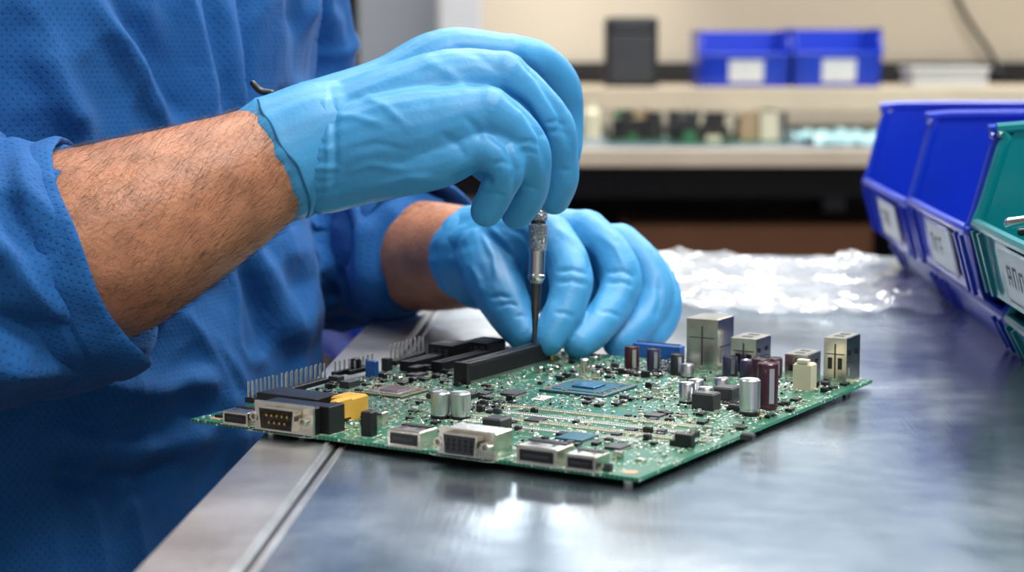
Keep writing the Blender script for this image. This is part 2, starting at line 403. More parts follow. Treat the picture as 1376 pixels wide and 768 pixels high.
# ---------------------------------------------------------------- motherboard
Nn=ground(858,642,0); BA=math.radians(58.7)
bd=empty('motherboard',(Nn.x,Nn.y,0),BA)
Ri=Matrix.Rotation(-BA,3,'Z')
def bl(u,v,z=0.0):
    p=ground(u,v,z); q=Ri@Vector((p.x-Nn.x,p.y-Nn.y,0)); return q.x,q.y
BX,BY=.2727,.2424
mb=MB(); mb.box((BX/2,BY/2,-.0017),(BX,BY,.0017),'pcb',ch=.0001); mb.obj('circuit_board',bd)
mb=MB()
for x,y in ((.01,.01),(.01,BY-.06),(BX-.012,.01),(BX-.012,BY-.012),(BX/2,BY/2),(.006,BY-.045)):
    mb.rev((x,y,ZT),(0,0,1),[(0,.0022),(.0033,.0022)],'solder',10)
mb.obj('solder_feet',bd)
occ=[]
def reserve(x,y,sx,sy): occ.append((x-sx/2-.0006,x+sx/2+.0006,y-sy/2-.0006,y+sy/2+.0006))
conn=MB(); caps=MB(); chips=MB(); slots=MB(); pins=MB()
def sbox(B,u,v,sx,sy,h,k,ch=.0004,z=0):
    x,y=bl(u,v); B.box((x,y,z),(sx,sy,h),k,ch=ch); reserve(x,y,sx,sy); return x,y
def dsub(u,v,male=True,ht=.0125,wd=.031):
    x,y=bl(u,v); x0=-.003
    conn.box((x0+.001,y,.0),(.0016,wd,ht),'silver',ch=.0)
    conn.box((x0+.009,y,.0),(.015,wd*.95,ht*.92),'silver' if not male else 'black',ch=.0006)
    hw=wd*.29
    def tr(xp,s): return [(xp,y-hw*s,ht*.16+(1-s)*.001),(xp,y+hw*s,ht*.16+(1-s)*.001),(xp,y+hw*s*1.12,ht*.86-(1-s)*.001),(xp,y-hw*s*1.12,ht*.86-(1-s)*.001)]
    o=tr(x0,1)+tr(x0-.0055,1)+tr(x0-.0055,.9)+tr(x0-.001 if male else x0-.0052,.9)
    fs=[]
    for l in range(3):
        for i in range(4): j=(i+1)%4; fs.append((l*4+i,l*4+j,l*4+4+j,l*4+4+i))
    conn.add(o,fs,'silver'); conn.add(tr(x0-.001 if male else x0-.0052,.9),[(0,1,2,3)],'darkgrey')
    for r in range(2 if male else 3):
        nn_=(5,4)[r] if male else 5
        for i in range(nn_):
            yy=y+(i-(nn_-1)/2)*.0030; zz=ht*(.62-.24*r) if male else ht*(.66-.16*r)
            conn.rev((x0-.001 if male else x0-.0056,yy,zz),(-1,0,0),[(0,.0007),(.004 if male else .0004,.0006)],'gold' if male else 'black',8)
    for sgn in (-1,1):
        conn.rev((x0+.0002,y+sgn*wd*.42,ht*.5),(-1,0,0),[(0,.0024),(.0045,.0024),(.0045,.0014),(.002,.0014)],'silver',6)
    reserve(x0+.008,y,.022,wd)
dsub(388,579,True,.0138,.034); dsub(634,611,False,.0122,.0285)
sbox(slots,400,556,.018,.036,.0105,'black'); sbox(slots,446,580,.012,.006,.013,'black')
def port(u,v,sx,sy,h,body='silver',z=0,x0=-.001,inner='black',tongue='darkgrey'):
    x,y=bl(u,v); x=x0+sx/2
    conn.box((x,y,z),(sx,sy,h),body,ch=.0005)
    conn.box((x0-.0002,y,z+h*.18),(.0006,sy*.82,h*.62),inner); conn.box((x0-.0004,y,z+h*.42),(.0008,sy*.62,h*.16),tongue)
    for yy in (-.25,.25): conn.box((x,y+sy*yy,z+h-.0001),(sx*.4,sy*.12,.0002),'darkgrey')
    conn.box((x+sx*.3,y,z+h-.0001),(sx*.25,sy*.9,.0006),'black')
    reserve(x,y,sx,sy)
    for s_ in (-1,1): conn.box((x,y+s_*(sy/2+.0006),z),(sx*.4,.0012,.0015),'silver')
port(312,572,.013,.015,.0065,'silver'); port(552,598,.014,.0175,.0078); port(728,622,.015,.020,.0078); port(786,630,.013,.0145,.0068,'silver')
sbox(conn,330,566,.008,.006,.005,'silver')
sbox(slots,470,560,.014,.012,.011,'yellow',ch=.001)
x,y=bl(462,566); slots.box((x-.002,y,.002),(.012,.004,.0095),'yellow',ch=.001)
sbox(slots,496,585,.005,.0055,.0115,'black'); sbox(conn,512,572,.005,.005,.007,'silver')
def jack(u,v,sx,sy,h,top=False):
    x,y=bl(u,v); x=min(x,BX-sx/2+.001)
    conn.box((x,y,0),(sx,sy,h),'silver',ch=.0005); reserve(x,y,sx,sy)
    conn.box((x+sx/2,y,h*.15),(.0005,sy*.7,h*.7),'black')
    conn.box((x-.0005,y-sy/2,h*.45),(sx*.7,.0004,.0007),'darkgrey')
    conn.box((x-sx/2,y,h*.1),(.0004,.0008,h*.75),'darkgrey')
    conn.box((x-sx/2,y,h*.62),(.0005,sy*.8,.0005),'darkgrey')
    conn.box((x-sx*.15,y-sy/2-.0002,h*.15),(sx*.3,.0005,h*.18),'silver')
    if top:
        for i in (-1,1): conn.box((x+i*sx*.2,y,h-.00005),(sx*.18,sy*.4,.0002),'darkgrey'); conn.box((x+i*sx*.25-.001,y-sy/2-.0001,h*.6),(sx*.16,.0004,h*.12),'black'); conn.box((x-sx/2-.0001,y+i*sy*.22,h*.3),(.0004,sy*.18,h*.25),'black')
jack(955,493,.021,.0190,.0290); jack(1024,493,.020,.0150,.0200,top=True); jack(1086,502,.019,.0130,.0135,top=True); jack(1136,508,.020,.0128,.0245,top=True)
sbox(conn,1081,522,.008,.010,.014,'cream',ch=.001)
x,y=bl(1081,522); conn.box((x-.002,y,.014),(.004,.006,.002),'cream',ch=.0004)
x,y=bl(885,481); slots.box((x,y,0),(.007,.030,.0085),'bluep',ch=.0006); slots.box((x,y,.0085),(.001,.028,.0006),'darkgrey'); reserve(x,y,.007,.03)
def cap(u,v,r,h,body='alu',top='alu'):
    x,y=bl(u,v)
    if body=='alu': prof=[(0,r*1.0),(h*.10,r),(h*.12,r*.9),(h*.18,r*.9),(h*.2,r),(h-.0006,r),(h,r*.88),(h-.0001,r*.5),(h-.0001,.0001)]; kf=['black','black']+['alu']*7
    else: prof=[(0,r*.95),(h*.06,r),(h*.1,r*.93),(h*.14,r),(h-.0006,r),(h,r*.9),(h,r*.86),(h-.0004,r*.8),(h-.0003,.0001)]; kf=[body]*6+[top]*3
    caps.rev((x,y,0),(0,0,1),prof,body,24,kf)
    if body!='alu': caps.box((x-r*.72,y-r*.72,h*.15),(.0006,r*.5,h*.75),'alu',rz=math.radians(45))
    if body=='alu':
        caps.add([(x+r*.85*math.cos(a),y+r*.85*math.sin(a),h+.00005) for a in np.linspace(2.2,4.2,8)],[tuple(range(8))],'darkgrey')
    reserve(x,y,2*r,2*r)
for a in [(592,561,.0047,.0128),(619,562,.0049,.0130),(1007,557,.0052,.0178),(923,541,.0040,.0105),(936,534,.004,.0095),(948,545,.004,.0095),(924,507,.0036,.0075),(970,524,.004,.0065),(905,500,.003,.006)]: cap(*a)
for a in [(1031,549,.0052,.0232,'purple','purple'),(849,497,.0042,.0135,'purple','black'),(878,498,.0038,.0125,'violet','black'),(910,503,.0038,.0115,'darkgrey','black'),(981,504,.0042,.0105,'violet','black'),(1004,507,.0040,.0098,'violet','alu'),(1022,512,.0050,.0125,'purple','black'),(1040,506,.0046,.0105,'purple','black')]: cap(*a)
for u,v in ((785,502),(740,484)):
    x,y=bl(u,v); caps.rev((x,y,0),(0,0,1),[(0,.0028),(.008,.0028),(.0085,.002)],'gold' if u<760 else 'silver',14); reserve(x,y,.006,.006)
for u,v,sx,sy,h in ((949,549,.009,.0115,.0085),(976,538,.010,.0105,.0075),(668,578,.010,.010,.0065),(1005,590,.004,.006,.003)): sbox(chips,u,v,sx,sy,h,'darkgrey',ch=.0008)
def bga(u,v,s,sub,die,ds):
    x,y=bl(u,v); chips.box((x,y,0),(s,s,.0014),sub,ch=.0002); chips.box((x,y,.0014),(s*.72,s*.72,.0003),'subs' if sub=='subs' else 'silver'); chips.box((x,y,.0017),(ds,ds,.0009),die,ch=.0001); reserve(x,y,s,s)
    for q in (-1,1): chips.box((x,y+q*s*.47,.0014),(s*.96,.0005,.0001),'tan'); chips.box((x+q*s*.47,y,.0014),(.0005,s*.96,.0001),'tan')
    rnd=random.Random(int(u))
    for i in range(30):
        a=rnd.uniform(-.43,.43)*s; b=rnd.choice((-.42,.42,.39,-.39))*s
        if rnd.random()<.5:a,b=b,a
        chips.box((x+a,y+b,.0014),(.0011,.0007,.0005),'tan')
bga(791,523,.038,'subs','die2',.013); bga(530,528,.026,'subs2','die',.011)
for u,v,sx,sy,h in ((775,590,.016,.014,.0015),(720,566,.009,.008,.0013),(830,602,.010,.008,.0012),(560,505,.010,.008,.0014),(690,530,.012,.009,.0013),(880,560,.008,.008,.0013),(650,530,.008,.006,.0013),(600,590,.006,.006,.0012),(470,520,.010,.006,.0035),(452,515,.006,.006,.004)):
    x,y=sbox(chips,u,v,sx,sy,h,'darkgrey' if u!=775 else 'subs',ch=.0002,z=.0002)
    for i in range(int(sx/.0012)):
        for s_ in (-1,1): chips.box((x-sx/2+.0008+i*.0012,y+s_*(sy/2+.0005),0),(.0005,.0012,.0006),'solder')
def slot(u0,v0,ln,wd,h):
    x,y=bl(u0,v0); x+=ln/2
    slots.box((x,y-wd*.3,0),(ln,wd*.4,h),'black',ch=.0003); slots.box((x,y+wd*.3,0),(ln,wd*.4,h),'black',ch=.0003)
    slots.box((x,y,0),(ln*.98,wd*.25,h*.55),'darkgrey')
    for e_ in (-1,1): slots.box((x+e_*(ln/2+.001),y,0),(.003,wd*1.05,h*1.04),'black',ch=.0003)
    m_=int(ln/.0016)
    for i in range(m_):
        for s_ in (-1,1): slots.box((x-ln/2+.001+i*.0016,y+s_*(wd/2+.0004),0),(.0006,.0012,.0014),'solder')
        slots.box((x-ln/2+.001+i*.0016,y-wd*.5-.0001,h*.12),(.0003,.0003,h*.7),'darkgrey')
    reserve(x,y,ln+.004,wd+.002)
slot(622,515,.088,.0078,.0112); slot(590,500,.05,.007,.006); slot(548,498,.03,.007,.0055)
for u,v in ((604,484),(652,480)):
    x,y=sbox(slots,u,v,.020,.0155,.0105,'black')
    for i in (-1,0,1): slots.box((x-.0103,y+i*.0045,.003),(.0006,.0028,.005),'darkgrey')
    slots.box((x,y,.0105),(.012,.009,.0003),'darkgrey')
sbox(slots,500,506,.004,.006,.009,'bluep'); sbox(slots,478,500,.005,.003,.008,'black'); sbox(slots,560,501,.01,.006,.004,'black'); sbox(slots,520,497,.005,.004,.007,'darkgrey')
def header(u0,v0,u1,v1,rows,npin,base=.0025,hp=.0105):
    a=bl(u0,v0); b=bl(u1,v1); dx,dy=b[0]-a[0],b[1]-a[1]; L_=math.hypot(dx,dy); rz=math.atan2(dy,dx)
    pins.box(((a[0]+b[0])/2,(a[1]+b[1])/2,0),(L_+.003,.0025*rows,base),'black',rz=rz,ch=.0002)
    for i in range(npin):
        t=i/(npin-1)
        for r in range(rows):
            o=(r-(rows-1)/2)*.0025
            pins.box((a[0]+dx*t-math.sin(rz)*o,a[1]+dy*t+math.cos(rz)*o,0),(.0008,.0008,hp),'solder',rz=rz)
    reserve((a[0]+b[0])/2,(a[1]+b[1])/2,abs(dx)+.006,abs(dy)+.006)
header(337,540,370,531,2,7); header(382,528,434,514,2,9); header(528,490,566,478,2,8,hp=.0115); header(470,503,492,498,1,4,hp=.007); header(596,545,640,533,1,6,hp=.004)
header(905,598,935,586,1,5,hp=.005); header(450,505,500,494,1,9,hp=.008)
sbox(slots,920,600,.004,.008,.006,'black'); sbox(slots,1000,486,.006,.008,.008,'black')
for B,nm in ((conn,'connectors'),(caps,'capacitors'),(chips,'chips'),(slots,'slots'),(pins,'pin_headers')):
    B.obj(nm,bd,smooth=(nm=='capacitors'))
cr=MB()
for k_,(u0,v0,u1,v1) in enumerate(((652,553,905,590),(668,546,925,583),(690,540,940,575),(640,560,860,594))):
    a=bl(u0,v0); b=bl(u1,v1); a=(b[0],a[1])
    ln=a[1]-b[1]; yc=(a[1]+b[1])/2
    cr.box((b[0],yc,0),(.0030,ln,.0006),'white' if k_%2 else 'cream'); reserve(b[0],yc,.0035,ln)
    m_=int(ln/.0013)
    for i in range(m_):
        for s_ in (-.0006,.0007): cr.box((b[0]+s_,b[1]+i*.0013,.0004),(.0008,.0007,.0009),'solder')
cr.obj('memory_socket_contacts',bd)
# silkscreen outlines, reference text and via rows
sk=MB(); rnd=random.Random(12)
def free(x,y,r=.0009):
    return all(not(a-r<x<b+r and c-r<y<d+r) for a,b,c,d in occ)
for i in range(320):
    x=rnd.uniform(.006,BX-.01); y=rnd.uniform(.006,BY-.01)
    if not free(x,y,.002): continue
    al=rnd.random()<.5; nchar=rnd.randint(2,5)
    for c in range(nchar):
        ox,oy=(0,c*.0013) if al else (c*.0013,0)
        sk.box((x+ox,y+oy,0),(.0010,.0002,.00006) if rnd.random()<.5 else (.0002,.0010,.00006),'white'); sk.box((x+ox+.0003,y+oy+.0003,0),(.0002,.0008,.00006) if rnd.random()<.5 else (.0008,.0002,.00006),'white')
for (a,b,c,d) in list(occ):
    if b-a>.006 and d-c>.006 and rnd.random()<.8:
        for yy in (c-.0004,d+.0004): sk.box(((a+b)/2,yy,0),(b-a+.001,.00025,.00006),'white')
        for xx in (a-.0004,b+.0004): sk.box((xx,(c+d)/2,0),(.00025,d-c+.001,.00006),'white')
sk.box((.135,.125,0),(.012,.007,.0001),'white'); sk.box((.150,.10,0),(.008,.005,.0001),'white'); sk.box((.06,.07,0),(.004,.010,.0001),'white')
sk.obj('silkscreen',bd)
smd=MB(); rnd=random.Random(3); cnt=0; tries=0
clusters=[(rnd.uniform(.01,BX-.01),rnd.uniform(.01,BY-.01)) for _ in range(48)]
while cnt<2300 and tries<28000:
    tries+=1
    if rnd.random()<.62:
        c=rnd.choice(clusters); x=c[0]+rnd.gauss(0,.011); y=c[1]+rnd.gauss(0,.011)
        x=round(x/.0022)*.0022; y=round(y/.0016)*.0016
    else: x=rnd.uniform(.004,BX-.004); y=rnd.uniform(.004,BY-.004)
    if not(.003<x<BX-.003 and .003<y<BY-.003) or not free(x,y): continue
    cnt+=1; t=rnd.random(); al=rnd.random()<.5
    if t<.58:
        L_,W2,h_=rnd.choice(((.0018,.0010,.0007),(.0026,.0015,.0011),(.0014,.0008,.0006),(.0022,.0013,.0010)))
        k=rnd.choice(('tan','black','white','tan','darkgrey','cream'))
        if al: smd.box((x,y,0),(L_*.6,W2,h_),k); [smd.box((x+q*L_*.38,y,0),(L_*.24,W2*1.05,h_*1.05),'solder') for q in (-1,1)]
        else: smd.box((x,y,0),(W2,L_*.6,h_),k); [smd.box((x,y+q*L_*.38,0),(W2*1.05,L_*.24,h_*1.05),'solder') for q in (-1,1)]
    elif t<.66:
        s_=rnd.uniform(.003,.0055); smd.box((x,y,.0002),(s_,s_*.8,.0013),'black',ch=.0002); occ.append((x-s_/2,x+s_/2,y-s_/2,y+s_/2))
        for i in range(3):
            for q in (-1,1): smd.box((x+(i-1)*s_*.3,y+q*s_*.45,0),(.0005,.0009,.0005),'solder')
    elif t<.71:
        s_=rnd.uniform(.003,.0042); smd.box((x,y,0),(s_*.8,s_,rnd.uniform(.002,.0035)),rnd.choice(('darkgrey','black','silver','black')),ch=.0004)
    elif t<.90: smd.rev((x,y,0),(0,0,1),[(0,.0008),(.0004,.0007),(.0007,.0002)],'solder',8)
    else: smd.box((x,y,0),(rnd.uniform(.001,.005),rnd.uniform(.0004,.001),.0001),'white')
smd.obj('surface_mount_parts',bd)
ring=MB()
for x,y in ((.008,.008),(BX-.008,.008),(.008,BY-.01),(.15,.008),(.008,.11)):
    ring.rev((x,y,.0),(0,0,1),[(0,.0036),(.0002,.0036),(.00025,.002),(.0002,.0018)],'tan',20)
ring.obj('mounting_holes',bd)

# ---------------------------------------------------------------- screwdriver
sd=MB(); p0=w(718,463,1.032); p1=w(728,150,1.034); ax=(p1-p0)
prof=[(0,.0008),(.004,.0013),(.012,.0016),(.020,.0024),(.034,.0030),(.036,.0040),(.037,.0049),(.0385,.0049),(.039,.0044),(.052,.0045),(.0525,.0052),(.0665,.0053),(.067,.0042),(.0685,.0042),(.069,.0050),(.078,.0050),(.0785,.0043),(.081,.0043),(.0815,.0054),(.115,.0054),(.117,.0046),(.124,.0046),(.126,.0028)]
kf=['steeldark']*4+['steel']*6+['knurl','knurl','steeldark','steel','knurl','knurl','steel','steel','steel','steel','steel','steel']
sd.rev(p0,ax,prof,'steel',28,kf)
sd.obj('precision_screwdriver',None,smooth=True)

# ---------------------------------------------------------------- technician
tech=empty('technician')
def tw(mb,pts,k='glove',per=6,n=20): return tube(mb,[(w(a,b,c),r) for a,b,c,r in pts],k,per,n)
# --- right hand
g=MB()
tw(g,[(374,214,.979,.0335),(405,202,.982,.0315),(440,190,.985,.0325)])
tw(g,[(430,166,.995,.024),(520,121,1.005,.018),(600,80,1.012,.0172),(684,78,1.020,.0132)])
tw(g,[(430,190,.985,.026),(530,150,.985,.025),(610,115,.985,.020),(676,104,.985,.0140)])
tw(g,[(430,215,.978,.026),(530,185,.970,.025),(600,165,.966,.020),(655,150,.964,.0138)])
tw(g,[(430,232,.976,.021),(520,223,.968,.0175),(590,212,.965,.0160),(636,198,.963,.0126)])
tw(g,[(450,195,1.0,.024),(530,175,1.015,.026),(600,150,1.02,.024),(650,135,1.015,.018)])
tw(g,[(460,180,1.010,.020),(545,165,1.040,.019),(625,195,1.055,.0135),(680,232,1.055,.0125),(716,262,1.046,.0105)])
tw(g,[(684,78,1.020,.0136),(724,86,1.036,.0122),(752,116,1.048,.0120),(760,160,1.056,.0104),(756,208,1.056,.0104),(738,255,1.046,.0090)])
tw(g,[(676,104,.985,.0145),(712,132,.988,.0124),(741,172,.994,.0128),(750,212,1.002,.0108),(751,240,1.008,.0108),(744,265,1.014,.0096)])
tw(g,[(655,150,.964,.0140),(688,170,.967,.0120),(708,200,.972,.0122),(714,235,.982,.0106),(708,262,.990,.0104),(695,285,.998,.0092)])
tw(g,[(636,198,.963,.0126),(664,206,.961,.0108),(678,226,.963,.0110),(668,256,.970,.0096),(654,283,.976,.0088)])
go=remesh(g,'glove_right',tech,.0012,5,.5)
v,nn=getvn(go)
d=.0003*nz3(v,(60,60,60))+.00015*nz3(v,(150,150,150),5)
a0=np.array(w(380,211,.98)); a1=np.array(w(430,190,.984)); axn=(a1-a0)/np.linalg.norm(a1-a0)
def wrist_wrinkle(v,a0,axn,amp,t0=.018,tw_=.028):
    t=(v-a0)@axn; e1=np.cross(axn,[0,1,0]); e1/=np.linalg.norm(e1); e2=np.cross(axn,e1)
    q=np.stack([(v-a0)@e1*75,(v-a0)@e2*75,t*10],1)
    n_=nz3(q,(1,1,1),3); n2=nz3(q*np.array([2.1,2.1,2.0]),(1,1,1),13)
    return np.exp(-((t-t0)/tw_)**2)*(amp*(n_*1.6+.5*n2))
d+=wrist_wrinkle(v,a0,axn,.0013,.008,.022)
cr_=[([(690,68),(722,100),(752,150),(768,205)],1.0,.0022,-.0026),([(672,118),(706,145),(728,180),(735,240)],.97,.0022,-.0028),
 ([(650,172),(682,192),(694,225),(690,270)],.97,.0022,-.0024),
 ([(598,250),(630,236),(655,232)],.965,.004,-.002),
 ([(480,125),(520,140),(560,175)],.97,.0020,.0007),([(640,225),(655,235),(660,250)],.97,.002,-.0012),
 ([(450,155),(480,155),(530,168)],.97,.0020,.0008),([(460,232),(500,218),(560,225)],.97,.0020,.0008),([(500,250),(550,235),(600,238)],.97,.0020,.0009),
 ([(470,200),(510,190),(560,200)],.97,.0018,-.0005),([(600,60),(640,72),(675,100)],.98,.0022,-.0006),
 ([(560,75),(600,95),(640,130)],.97,.003,.0007),([(620,150),(640,170),(650,190)],.965,.002,-.0008),([(590,175),(615,190),(630,215)],.965,.002,-.0008),
 ([(725,165),(748,162),(765,170)],.99,.0014,-.0008),([(728,177),(750,175),(768,182)],.99,.0014,-.0007),([(690,190),(712,188),(728,196)],.97,.0014,-.0008),([(692,204),(712,202),(728,208)],.97,.0014,-.0006),
 ([(737,228),(755,226),(770,230)],1.0,.0013,-.0006),([(697,250),(713,250),(727,256)],.98,.0013,-.0007),
 ([(655,220),(675,216),(692,222)],.96,.0013,-.0008),([(648,262),(665,258),(682,264)],.965,.0012,-.0006)]
rr_=random.Random(4)
for i in range(10):
    yy=150+i*13; x0=368+(yy-135)*.38
    cr_.append(([(x0,yy),(x0+rr_.uniform(15,30),yy-4),(x0+rr_.uniform(35,60),yy+rr_.uniform(-14,0))],.955,.0015,rr_.choice((-.0010,.0010,.0008))))
cr_.append(([(440,108),(450,160),(452,215),(444,268)],.955,.0018,-.0010))
cr_.append(([(432,112),(440,160),(443,215),(436,270)],.955,.0016,.0006))
d+=folds(v,nn,cr_)
setv(go,v+nn*d[:,None])
def cuffshell(name,c,axis,prof,k,parent,wob=.03,n1=96,seed=0,sag=0):
    mb=MB(); axis=axis.normalized(); u=axis.orthogonal().normalized(); vv=axis.cross(u); vs=[];fs=[]
    for (s_,r) in prof:
        for i in range(n1):
            a=2*math.pi*i/n1; dr=(u*math.cos(a)+vv*math.sin(a))
            q=noise.noise(Vector((math.cos(a)*1.6+seed,math.sin(a)*1.6,s_*40)))
            q2=noise.noise(Vector((math.cos(a)*4+seed,math.sin(a)*4,s_*60+7)))
            q3=noise.noise(Vector((math.cos(a)*9+seed,math.sin(a)*9,s_*25+3)))
            rr=r*(1+wob*q+wob*.5*q2+wob*.3*q3)+sag*max(0,-dr.z)**2
            vs.append(c+axis*(s_+.005*q)+dr*rr)
    for l in range(len(prof)-1):
        for i in range(n1): fs.append((l*n1+i,l*n1+(i+1)%n1,(l+1)*n1+(i+1)%n1,(l+1)*n1+i))
    mb.add(vs,fs,k); o=mb.obj(name,parent,smooth=True)
    if k=='cloth':
        A=np.array([[*(c+axis*t),.056] for t in np.linspace(-.08,.03,12)]); vv_,_=getvn(o); weave_attr(o,tube_uv(vv_,A)[0])
    s_=o.modifiers.new('sub','SUBSURF'); s_.levels=1; s_.render_levels=1
    return o
axR=w(430,190,.985)-w(374,214,.979)
cuffshell('glove_cuff_right',w(384,210,.980),axR,[(-.003,.0322),(-.0045,.0336),(-.0035,.0346),(-.001,.0342),(.004,.0339),(.012,.0335),(.02,.0328),(.026,.0312)],'glove',tech,.03,seed=2)
# --- right forearm
fr=MB(); FRP=[(20,362,.935,.052),(132,327,.945,.0505),(200,298,.952,.0460),(280,260,.964,.0385),(360,220,.977,.0315),(400,203,.982,.030)]
tw(fr,FRP,'skin',10,96)
fo=fr.obj('forearm_right',tech,smooth=True)
v,nn=getvn(fo); d=.0016*nz3(v,(22,22,22))+.0004*nz3(v,(90,90,90)); setv(fo,v+nn*d[:,None])
def hairs(name,P,cnt,t0,t1,lmin,lmax,seed):
    cu=bpy.data.curves.new(name,'CURVE'); cu.dimensions='3D'; cu.bevel_depth=.000045; cu.bevel_resolution=0; cu.materials.append(M['hair'])
    A=catmull([(*w(a,b,c),r) for a,b,c,r in P],10); rnd=random.Random(seed)
    for i in range(cnt):
        t=rnd.uniform(t0,t1)*(len(A)-1); k=int(t); f=t-k
        if k>=len(A)-1: continue
        Q=A[k]*(1-f)+A[k+1]*f; c=Vector(Q[:3]); r=Q[3]; T=Vector(A[k+1][:3]-A[k][:3]).normalized()
        up=Vector((0,0,1)); up=(up-T*up.dot(T)).normalized(); sd_=T.cross(up)
        a=rnd.uniform(0,2*math.pi)
        if rnd.random()>.7+.3*math.sin(a): continue
        dr=up*math.cos(a)+sd_*math.sin(a); tg=T.cross(dr)
        L_=rnd.uniform(lmin,lmax); sw=rnd.gauss(-.35,.35)
        d0=(T*.9+tg*sw+dr*.22).normalized(); d1=(T*1.0+tg*(sw*1.3)-dr*.02-Vector((0,0,.2))).normalized()
        s=cu.splines.new('POLY'); s.points.add(2)
        q0=c+dr*(r-.0003); q1=q0+d0*L_*.5; q2=q1+d1*L_*.5
        for j,q in enumerate((q0,q1,q2)): s.points[j].co=(*q,1); s.points[j].radius=(1,.8,.25)[j]
    ho=bpy.data.objects.new(name,cu); COL.objects.link(ho); ho.parent=tech
hairs('arm_hair_right',FRP,7500,.12,.86,.004,.011,1)
# --- left hand
g=MB()
tw(g,[(640,345,1.165,.0310),(665,342,1.150,.031),(690,340,1.140,.030)])
tw(g,[(655,335,1.150,.026),(700,323,1.120,.021),(736,317,1.102,.0140)])
tw(g,[(660,345,1.155,.027),(730,328,1.140,.023),(786,312,1.125,.0145)])
tw(g,[(660,350,1.165,.027),(750,345,1.155,.022),(832,330,1.142,.0140)])
tw(g,[(660,360,1.165,.025),(770,365,1.160,.020),(864,355,1.150,.0128)])
tw(g,[(700,370,1.145,.022),(780,375,1.140,.024),(840,385,1.140,.018)])
tw(g,[(736,317,1.102,.0146),(758,345,1.088,.0132),(768,378,1.076,.0134),(760,412,1.068,.0116),(748,436,1.063,.0112),(737,456,1.059,.0096)])
tw(g,[(786,312,1.125,.0146),(818,340,1.113,.0134),(834,378,1.103,.0132),(822,412,1.092,.0118),(797,443,1.078,.0112),(778,460,1.068,.0098)])
tw(g,[(832,330,1.142,.0140),(862,355,1.134,.0126),(878,392,1.126,.0124),(868,425,1.116,.0110),(847,446,1.106,.0104),(830,459,1.098,.0095)])
tw(g,[(864,355,1.150,.0128),(886,382,1.140,.0114),(893,410,1.132,.0110),(889,432,1.126,.0100),(876,450,1.118,.0092)])
tw(g,[(660,345,1.130,.022),(668,380,1.105,.0175),(682,412,1.086,.0145),(692,432,1.078,.0122),(702,449,1.072,.0098)])
gl=remesh(g,'glove_left',tech,.0012,5,.5)
v,nn=getvn(gl)
d=.0004*nz3(v,(55,55,55),3)+.00018*nz3(v,(140,140,140),8)
b0=np.array(w(640,345,1.165)); b1=np.array(w(690,340,1.14)); bx_=(b1-b0)/np.linalg.norm(b1-b0)
d+=wrist_wrinkle(v,b0,bx_,.0014,.010,.026)
cr_=[([(722,335),(727,380),(722,430)],1.08,.003,-.002),([(790,335),(800,375),(788,420)],1.08,.0025,-.0022),([(850,350),(856,385),(846,420)],1.1,.0025,-.0018),([(884,370),(886,400),(876,430)],1.12,.002,-.0010),
([(745,365),(768,360),(792,368)],1.07,.0014,-.0010),([(745,378),(768,374),(794,382)],1.07,.0014,-.0010),([(812,368),(836,364),(856,372)],1.09,.0014,-.0010),([(812,380),(836,378),(856,386)],1.09,.0014,-.0008),
([(742,418),(758,418),(775,426)],1.06,.0013,-.0008),([(800,415),(820,418),(836,426)],1.08,.0013,-.0008),([(700,320),(725,345),(738,380)],1.09,.002,.0010),
([(740,300),(775,320),(800,350)],1.1,.002,.0009),([(655,400),(672,395),(690,398)],1.08,.0013,-.0009),([(665,410),(684,404),(700,408)],1.08,.0013,-.0008),
([(645,310),(665,340),(668,370)],1.12,.0018,.0013),([(655,300),(680,320),(700,350)],1.12,.0018,.0012),([(632,345),(645,365),(650,385)],1.13,.0018,.0014),([(675,300),(700,308),(720,330)],1.12,.0018,-.0010),
([(690,425),(702,422),(712,428)],1.07,.0012,-.0007),([(800,310),(826,330),(842,360)],1.11,.002,.0008),([(690,345),(705,375),(712,400)],1.1,.002,-.0013)]
d+=folds(v,nn,cr_); setv(gl,v+nn*d[:,None])
FLP=[(535,340,1.262,.036),(565,343,1.235,.0365),(600,345,1.205,.0345),(655,345,1.158,.0295)]
fl=MB(); tw(fl,FLP,'skin',10,48); fl.obj('forearm_left',tech,smooth=True)
hairs('arm_hair_left',FLP,2200,.05,.85,.004,.009,2)
axL=w(690,340,1.14)-w(640,345,1.165)
cuffshell('glove_cuff_left',w(645,345,1.163),axL,[(-.003,.0305),(-.0045,.032),(-.003,.0332),(.0,.033),(.008,.0325),(.018,.030)],'glove',tech,.04,seed=5)
# --- smock torso + sleeves as one surface
sm=MB(); th=math.radians(35); f_=Vector((math.cos(th),-math.sin(th),0)); l_=Vector((math.sin(th),math.cos(th),0))
lv=[(-.42,.11,.18,0),(-.32,.135,.195,0),(-.2,.14,.195,0),(-.08,.135,.19,.0),(.03,.13,.19,.0),(.12,.128,.195,.003),(.2,.125,.205,.003),(.29,.115,.205,.0),(.36,.095,.17,-.005),(.40,.07,.10,-.01),(.43,.055,.065,-.01),(.47,.052,.06,0)]
C0=Vector((-.292,1.155,0)); n=64; vs=[];fs=[]
for z,a,b,sh in lv:
    for i in range(n):
        t=2*math.pi*i/n; ct,st=math.cos(t),math.sin(t)
        ct=math.copysign(abs(ct)**.9,ct); st=math.copysign(abs(st)**.9,st)
        p=C0+f_*(a*ct+sh)+l_*(b*st); vs.append((p.x,p.y,z))
for l in range(len(lv)-1):
    for i in range(n): fs.append((l*n+i,l*n+(i+1)%n,(l+1)*n+(i+1)%n,(l+1)*n+i))
fs.append(tuple(range(n))[::-1]); fs.append(tuple((len(lv)-1)*n+i for i in range(n)))
sm.add(vs,fs,'cloth')
shR=C0-l_*.175+Vector((0,0,.29)); shL=C0+l_*.175+Vector((0,0,.29))
